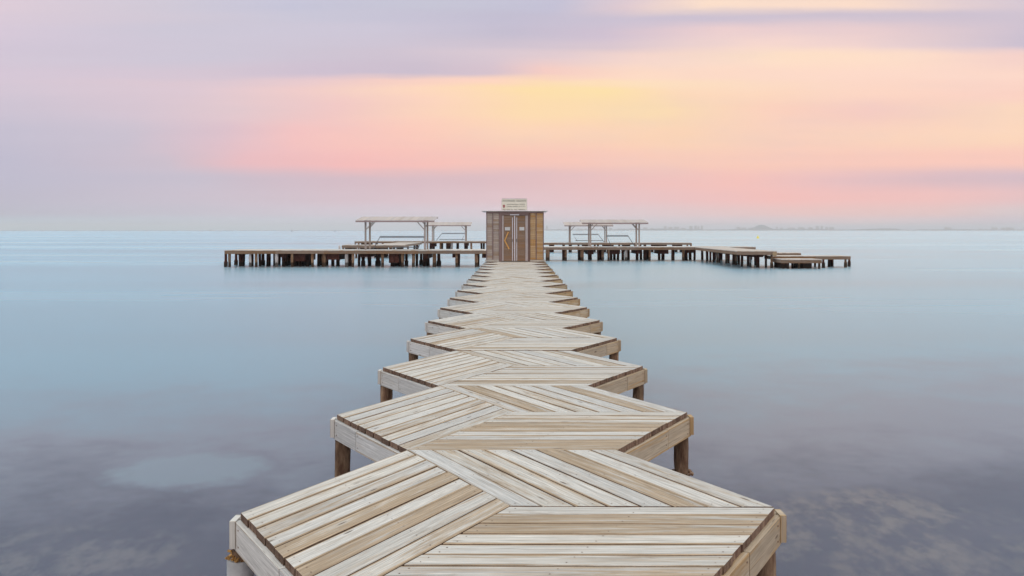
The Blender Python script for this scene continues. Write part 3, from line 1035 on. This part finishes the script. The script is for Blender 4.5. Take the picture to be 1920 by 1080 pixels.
# right front arm
RY0, RY1 = 84.8, 88.6
sp = [(1027, 6, Tn, 0), (1058, 6, D, .2), (1061, 3, Tn, 0), (1087, 6, D, .4), (1091.5, 5, Tn, 0), (1106, 6, D, .5), (1122, 3.5, D, .2), (1126, 3, D, .5), (1130, 4, Tn, .1), (1141, 3, Tn, 0), (1146, 4, D, .4), (1152, 4, D, .7), (1158.5, 4, D, .5),
      (1168, 4, D, .2), (1174, 4.5, G, 0), (1178.5, 4, D, .6), (1194.5, 4.5, D, .4), (1202, 4, D, .7), (1209, 5, D, .3), (1214, 5, D, .8), (1218, 3.2, Tn, 0), (1236, 4, D, .3), (1243, 5, D, .6), (1261.5, 5, D, .2), (1281, 4, Tn, 0), (1286, 6, D, .4), (1294, 4.5, D, .7), (1302, 3.5, D, .2), (1317, 3.6, D, .3), (1340, 4, D, .5), (1352, 4, D, .6), (1366, 4, D, .4), (1385, 4, D, .5), (1408, 4, D, .6)]
blk = [(px2x(1106, 86), 0.6, 0.45), (px2x(1151, 86), 0.95, 0.42), (px2x(1195, 86), 0.6, 0.38), (px2x(1242, 86), 0.9, 0.4), (px2x(1290, 86), 0.8, 0.3), (px2x(1034, 86), 0.3, 0.22)]
platform('long plank pier on brown piles, from the hut out to the right', -0.6, px2x(1417, RY0), RY0, RY1, 0.0, plist(sp, RY0, RY1), blk)

# right back arm
QY0, QY1 = 117.5, 121.0
sp = [(1035, 6, D, .3), (1057, 4, D, .3), (1069, 5, D, .4), (1085, 3, D, .4), (1098, 6, D, .5), (1104, 3, D, .3), (1115, 3, D, .4), (1121, 3, D, .6), (1134, 4, D, .3), (1141, 5, D, .5), (1148, 4, D, .6), (1161, 3, D, .3), (1172, 5, D, .4), (1178, 3, D, .5), (1191, 3, Tn, 0), (1200, 4, D, .5), (1209, 4, D, .4), (1223, 4, D, .4), (1233, 5, D, .6), (1241, 4, D, .3), (1248, 4, D, .5), (1268, 4, D, .4), (1277, 4, D, .5), (1289, 2.6, Tn, 0), (1296, 2.6, Tn, 0)]
blk = [(px2x(1035, 118), 0.6, 0.3), (px2x(1098, 118), 0.6, 0.25), (px2x(1141, 118), 1.2, 0.25), (px2x(1176, 118), 0.8, 0.25), (px2x(1240, 118), 1.3, 0.25), (px2x(1273, 118), 0.9, 0.25)]
platform('farthest right plank pier, behind the long right pier', -1.5, px2x(1297, QY0), QY0, QY1, -0.06, plist(sp, QY0, QY1), blk)

# right side arm coming towards the viewer, then three lower landings
AX0, AX1 = px2x(1382, 68.6), px2x(1456, 68.6)
AY0, AY1 = 68.6, 84.7


def pl_abs(spec, y_of):
    res = []
    for s in spec:
        px, w, kind, y = s[:4]
        res.append((px2x(px, y), y, max(0.09, w * y / F / 2), kind, len(s) > 4))
    return res


sp = [(1326, 5, D, 84), (1332, 4, D, 82), (1338, 4, D, 81.5), (1345, 3.6, Tn, 81), (1349, 4, D, 80), (1362, 4, Tn, 78), (1366, 3, D, 79), (1375, 5, D, 76), (1380, 4.5, Tn, 74.5), (1385, 5, D, 76), (1391, 5, D, 72), (1403, 6, D, 73), (1407, 4, G, 71), (1416, 3.4, D, 74), (1421, 6.5, D, 70), (1436, 4, D, 70), (1447, 4, Tn, 69, 1), (1454, 4, D, 71, 1)]
platform('right side pier arm running towards the viewer, ending in an orange block', AX0, AX1, AY0, AY1, -0.02, pl_abs(sp, None), [(px2x(1385, 75), 0.8, 0.2)])
blocko = MB()
blocko.tube([(AX1 - 0.16, AY0 - 0.14, -0.25), (AX1 - 0.16, AY0 + 0.0, -0.25)], 0.17, 14)
par = [o for o in bpy.data.objects if o.name.startswith('pier_platform') and 'orange block' in o.get('label', '')][0]
blocko.build('end_cap', M['beam_tan'], par, par.location)
sp = [(1470, 4, D, 72.5), (1486, 4, D, 73), (1499, 3, Tn, 73)]
platform('narrow step-down landing, directly right of the arm with the orange block', AX1 + 0.03, px2x(1502, 72.2), 72.2, 74.0, -0.24, pl_abs(sp, None))
sp = [(1463, 4, D, 71), (1554, 5, D, 71.0), (1560, 6, D, 71.6), (1585.5, 4.2, Tn, 70.2, 1), (1592, 4.2, D, 71.6, 1), (1528, 4, D, 71)]
platform('lower landing reaching farthest to the right, its right end almost empty below', px2x(1447, 69.9), px2x(1595, 69.9), 69.9, 72.0, -0.43, pl_abs(sp, None))
sp = [(1468, 5, D, 68.2), (1473, 5, D, 69), (1477, 4, D, 68), (1486, 5, D, 68.2), (1491, 5, D, 69), (1498, 5, Tn, 67.7), (1505, 5, D, 68.2), (1510, 5, D, 69), (1515, 5, D, 68.3), (1519, 4, D, 69.2), (1536, 3.6, Tn, 67.7), (1544, 4, D, 69, 1)]
platform('lowest and nearest small landing on the right, on close-set dark piles', px2x(1465, 67.4), px2x(1541, 67.4), 67.4, 69.75, -0.62, pl_abs(sp, None), [(px2x(1472, 68), 0.5, 0.5), (px2x(1512, 68), 0.7, 0.6)])


# ------------------------------------------------------------------ canopies on the piers
def canopy(label, pxl, pxr, y0, y1, deck, zf, zb, posts, group='shade canopies on the far piers'):
    t = thing('shade_canopy', label, 'canopy', (px2x((pxl + pxr) / 2, y0), (y0 + y1) / 2, deck), group)
    x0, x1 = px2x(pxl, y0), px2x(pxr, y0)
    # sloped roof of boards
    mb = MB()
    n = 26
    for k in range(n):
        a, b = x0 + (x1 - x0) * k / n + 0.004, x0 + (x1 - x0) * (k + 1) / n - 0.004
        mb.board((b, y0, zf), (b, y1, zb), (a, y1, zb), (a, y0, zf), 0.025)
    mb.build('roof', M['canopy'], t, t.location)
    sl = (zb - zf) / (y1 - y0)
    for yy in (y0 + 0.03, y1 - 0.05):
        mb = MB()
        zz = zf + sl * (yy - y0) - 0.034
        mb.box(x0 + 0.02, x1 - 0.02, yy - 0.035, yy + 0.035, zz - 0.125, zz - 0.012)
        mb.build('fascia', M['canopy_edge'], t, t.location)
    for px_ in posts:
        x = px2x(px_, y0 + 0.6)
        for yy in (y0 + 0.45, y1 - 0.6):
            zz = zf + sl * (yy - y0) - 0.16
            mb = MB()
            mb.box(x - 0.07, x + 0.07, yy - 0.07, yy + 0.07, deck + 0.006, zz, axis=2)
            mb.build('post', M['canopy_post'], t, t.location)
            sgn = 1 if px_ < (pxl + pxr) / 2 else -1
            mb = MB()
            mb.bar((x + sgn * 0.07, yy, zz - 0.62), (x + sgn * 0.62, yy, zz - 0.01), 0.07, 0.07)
            mb.build('brace', M['canopy_post'], t, t.location)
        mb = MB()
        zz0 = zf + sl * 0.3 - 0.045
        zz1 = zf + sl * (y1 - y0 - 0.45) - 0.045
        mb.bar((x, y0 + 0.1, zf + sl * 0.1 - 0.105), (x, y1 - 0.12, zb - sl * 0.12 - 0.105), 0.09, 0.12)
        mb.build('rafter', M['canopy_edge'], t, t.location)
    return t


canopy('larger pale flat canopy on the long left pier, left of the hut', 666, 815, 71.8, 75.0, 0.0, 2.40, 2.74, (686, 797))
canopy('smaller looking pale canopy between the big left canopy and the hut', 799, 883, 125.0, 128.2, 0.06, 2.32, 2.76, (811, 873))
canopy('larger pale flat canopy on the long right pier, farther from the hut', 1091, 1216, 85.6, 88.7, 0.0, 2.34, 2.66, (1107, 1198))
canopy('smaller pale canopy nearest the hut on its right side', 1058, 1150, 117.8, 121.0, -0.06, 2.26, 2.72, (1069, 1137))


def handrail(label, pts, low, y):
    t = thing('handrail', label, 'handrail', (px2x(sum(p[0] for p in pts) / len(pts), y), y, 0.0), 'dark metal rails beside the canopies')

    def P(px, py, yy):
        return (px2x(px, yy), yy, EYE + (HZ - py) / F * yy)
    mb = MB()
    mb.tube([P(px, py, y) for px, py in pts], 0.035, 8)
    mb.build('top_rail', M['rail'], t, t.location)
    mb = MB()
    mb.tube([P(px, py + 2.0 * 76 / y, y + 0.02) for px, py in pts[1:-1]], 0.028, 8)
    mb.build('middle_rail', M['rail'], t, t.location)
    if low:
        mb = MB()
        mb.tube([P(px, py, y + 0.03) for px, py in low], 0.04, 8)
        mb.build('low_rail', M['rail'], t, t.location)
    return t


handrail('long dark handrail under the larger left canopy', [(700.5, 466), (713, 443.2), (797, 443.2), (783, 465.5)], [(738, 463.5), (786, 463.5)], 74.6)
handrail('small dark handrail under the canopy just left of the hut', [(818, 451), (829, 437.2), (872, 437.2), (866, 450.5)], [(824, 449), (871, 449)], 127.6)
handrail('small dark handrail under the canopy nearest the hut on the right', [(1082, 452), (1074, 439), (1121, 439), (1133, 454)], [(1079, 451), (1131, 451)], 120.4)
handrail('long dark handrail under the larger right canopy', [(1146, 461), (1137, 441.5), (1177, 441.5), (1190, 461.5)], None, 88.2)

# ------------------------------------------------------------------ small things on the water
by = 311.0
bx = px2x(1421, by)
buoy = thing('buoy', 'small yellow buoy floating beyond the right pier', 'buoy', (bx, by, WATER))
mb = MB()
mb.tube([(bx, by, WATER + z) for z in (-0.3, 0.0, 0.25, 0.3, 0.75, 0.95)], [0.4, 0.5, 0.5, 0.38, 0.2, 0.1], 14)
mb.build('float', M['buoy'], buoy, buoy.location)
mb = MB()
mb.tube([(bx, by, WATER + 0.9), (bx, by, WATER + 1.15)], 0.05, 8)
mb.build('top_mark', M['buoy'], buoy, buoy.location)

ty = 3200.0
tx = px2x(397, ty)
boat = thing('motor_boat', 'tiny white boat on the horizon at the far left', 'boat', (tx, ty, WATER))
mb = MB()
prof = [(-8.0, 1.9, 1.9), (-4, 2.3, 1.9), (2, 2.2, 2.2), (6, 1.2, 2.6), (8.6, 0.05, 2.9)]
idx = []
for (dx, w, h) in prof:
    r_ = [mb.add_v((tx + dx, ty + s_ * w * k_, WATER + z_), 0.5) for s_, k_, z_ in ((-1, 0.7, -0.4), (-1, 1, h), (1, 1, h), (1, 0.7, -0.4))]
    idx.append(r_)
for a, b_ in zip(idx, idx[1:]):
    for k in range(4):
        j = (k + 1) % 4
        mb.face([a[k], a[j], b_[j], b_[k]], [(0, 0)] * 4)
mb.face(idx[0][::-1], [(0, 0)] * 4)
mb.face(idx[-1], [(0, 0)] * 4)
mb.build('hull', M['boat'], boat, boat.location)
mb = MB()
mb.box(tx - 4.5, tx + 2.2, ty - 1.5, ty + 1.5, WATER + 2.0, WATER + 4.1)
mb.box(tx - 5.0, tx + 1.2, ty - 1.7, ty + 1.7, WATER + 4.1, WATER + 4.35)
mb.build('cabin', M['boat'], boat, boat.location)
mb = MB()
mb.box(tx - 3.8, tx + 2.26, ty - 1.55, ty + 1.55, WATER + 2.9, WATER + 3.6)
mb.build('window', M['boat_glass'], boat, boat.location)
mb = MB()
mb.tube([(tx - 1.5, ty, WATER + 4.3), (tx - 1.5, ty, WATER + 9.0)], 0.12, 6)
mb.build('mast', M['boat'], boat, boat.location)
for px_, lab in ((547, 'tiny dark marker buoy on the horizon, left of the other one'), (628, 'tiny dark marker buoy on the horizon, nearer the left canopy')):
    yy = 1900.0
    xx = px2x(px_, yy)
    t = thing('marker_buoy', lab, 'buoy', (xx, yy, WATER), 'dark marker buoys on the horizon')
    mb = MB()
    mb.tube([(xx, yy, WATER + z) for z in (-0.5, 0, 0.7, 0.8)], [1.1, 1.3, 1.3, 0.6], 14)
    mb.build('float', M['marker'], t, t.location)
    mb = MB()
    mb.tube([(xx, yy, WATER + z) for z in (0.7, 3.4)], [0.5, 0.25], 8)
    mb.tube([(xx, yy, WATER + z) for z in (3.4, 3.5, 4.4)], [0.1, 0.6, 0.05], 8)
    mb.build('top_mark', M['marker'], t, t.location)

# ------------------------------------------------------------------ far shore
SHY = 9000.0
PM = SHY / F


def land(name, prof, y, depth, seed):
    """Ridge with an outline given as (pixel x, pixel height); it has real depth and falls to the water behind."""
    mb = MB()
    rr = random.Random(seed)
    pts = []
    for (a, ha), (b_, hb) in zip(prof, prof[1:]):
        n = max(1, int((b_ - a) / 4))
        for k in range(n):
            f = k / n
            pts.append((a + (b_ - a) * f, ha + (hb - ha) * f))
    pts.append(prof[-1])
    grid = []
    for px, h in pts:
        x = px2x(px, y)
        hh = h * PM * rr.uniform(1.05, 1.35)
        col_ = [mb.add_v((x, y + dy * depth, WATER - 2 if k in (0, 4) else WATER + hh * q), 0.5) for k, (dy, q) in enumerate(((0, 0), (0.06, 0.45), (0.4, 1.0), (0.75, 0.6), (1, 0)))]
        grid.append(col_)
    for a, b_ in zip(grid, grid[1:]):
        for k in range(4):
            mb.face([a[k], b_[k], b_[k + 1], a[k + 1]], [(0, 0)] * 4, 0, True)
    o = mb.build(name, M['land'])
    o['kind'] = 'structure'
    return o


land('shore', [(1010, 0.6), (1030, 1.6), (1060, 1.4), (1100, 1.8), (1150, 1.6), (1165, 2.6), (1190, 2.8), (1215, 2.2), (1245, 3.0), (1262, 2.2), (1300, 2.0), (1330, 1.5), (1376, 1.5), (1382, 2.4), (1420, 2.6), (1460, 2.4), (1500, 2.0), (1560, 2.0), (1575, 1.2), (1610, 1.6), (1640, 2.6), (1665, 3.0), (1690, 3.2), (1696, 1.4), (1720, 0.9), (1735, 2.0), (1750, 1.4), (1790, 1.8), (1860, 1.6), (1900, 1.4), (1960, 1.2), (2050, 0.8)], SHY, 260.0, 5)
land('hill', [(1410, 0.2), (1420, 4.0), (1428, 8.0), (1436, 9.4), (1443, 8.6), (1451, 5.4), (1458, 3.0), (1468, 0.4)], SHY + 420, 500.0, 6)
land('shore', [(-120, 0.5), (40, 0.8), (150, 0.6), (300, 0.7), (420, 0.55), (560, 0.6), (680, 0.5), (900, 0.3)], SHY + 500, 200.0, 7)

# apartment blocks: (centre px, width px, height px)
tw = [(1025.6, 2.6, 8.8, 'lone slim hazy tower on the far shore, just right of the hut'),
      (1048.5, 4.0, 3.4, 'low hazy block on the far shore left of the nearest right canopy post'),
      (1062.0, 4.5, 3.0, None), (1084.0, 2.6, 4.6, None), (1089.5, 3.0, 3.6, None), (1098.0, 5.0, 3.2, None), (1114.0, 5.0, 4.0, None), (1126.0, 6.0, 3.4, None),
      (1145.0, 6.0, 5.2, None), (1160.0, 6.0, 3.6, None), (1183.0, 5.0, 4.0, None), (1210.0, 8.0, 6.0, None), (1222.0, 6.0, 5.0, None), (1234.0, 6.0, 4.6, None),
      (1247.5, 4.6, 8.0, None), (1257.0, 8.0, 6.5, None), (1269.0, 9.0, 7.4, None), (1282.0, 9.0, 5.0, None), (1295.5, 6.0, 8.4, None), (1304.5, 4.4, 9.2, None), (1310.0, 3.0, 8.0, None), (1316.5, 4.2, 9.4, None),
      (1385.0, 7.0, 6.8, None), (1395.0, 9.0, 5.6, None), (1408.0, 8.0, 5.2, None), (1457.0, 3.0, 7.0, None), (1466.0, 5.0, 5.4, None), (1484.0, 14.0, 5.6, None), (1503.0, 12.0, 6.4, None), (1520.0, 9.0, 5.8, None), (1533.0, 6.0, 8.4, None), (1541.5, 3.8, 8.6, None), (1550.5, 5.0, 7.0, None), (1559.5, 9.0, 6.8, None),
      (1774.5, 5.0, 6.8, None), (1781.0, 6.0, 5.8, None), (1838.0, 4.0, 3.6, None), (1862.0, 3.4, 6.2, None), (1868.5, 4.0, 5.8, None), (1882.0, 6.0, 5.4, None), (1891.0, 8.0, 6.2, None), (1899.0, 4.0, 5.6, None)]
tag_by = {22: 'wide hazy block at the left end of the built-up shore beside the domed hill',
          25: 'narrow hazy tower on the right foot of the domed hill',
          34: 'taller hazy block of a close pair standing alone on the far right shore',
          35: 'lower hazy block of a close pair standing alone on the far right shore',
          14: 'tall narrow hazy tower on the shore, next right of the larger right canopy',
          21: 'rightmost and tallest of four hazy towers in a row right of the canopies',
          19: 'second from the right of four hazy towers in a row right of the canopies'}
TG = 'hazy apartment blocks on the far shore'
for i, (px_, w, h, lab) in enumerate(tw):
    y = SHY + 130 + (i % 3) * 22
    k = y / F
    x = px2x(px_, y)
    W2, H2, dp = w * k / 2 * 0.96, h * k, 16.0
    if lab is None:
        lab = tag_by.get(i)
    if lab is None:
        if px_ < 1330:
            lab = 'pale hazy apartment block among the crowd of blocks between the hut and the domed hill'
        elif px_ < 1600:
            lab = 'pale hazy apartment block in the row around the foot of the domed hill'
        else:
            lab = 'pale hazy apartment block in the small cluster at the far right edge'
    t = thing('apartment_block', lab, 'apartment block', (x, y, WATER + 2), TG)
    mb = MB()
    mb.box(x - W2, x + W2, y, y + dp, WATER - 1, WATER + H2 - 3)
    mb.build('wall', M['tower'], t, t.location)
    mb = MB()
    nf = max(2, int((H2 - 6) / 3.2))
    for q in range(nf):
        z = WATER + 5 + q * 3.2
        mb.box(x - W2 - 0.5, x + W2 + 0.5, y - 1.4, y - 0.01, z, z + 1.0)
    mb.build('balcony', M['tower_slab'], t, t.location)
    mb = MB()
    mb.box(x - W2 * 0.45, x + W2 * 0.25, y + 4, y + 11, WATER + H2 - 3, WATER + H2)
    mb.build('roof_house', M['tower'], t, t.location)

# ------------------------------------------------------------------ haze over the lagoon
m = bpy.data.materials.new('haze')
m.use_nodes = True
T = NT(m.node_tree)
vol = T.n('ShaderNodeVolumePrincipled')
vol.inputs['Color'].default_value = (0.96, 0.95, 0.98, 1)
vol.inputs['Density'].default_value = 0.00013
vol.inputs['Anisotropy'].default_value = 0.0
o_ = T.n('ShaderNodeOutputMaterial')
T.link(vol.outputs[0], o_.inputs['Volume'])
mb = MB()
mb.box(-FAR - 50, FAR + 50, -260, FAR + 50, SEA - 1.5, 78.0)
hz_o = mb.build('haze', m)
hz_o['kind'] = 'stuff'
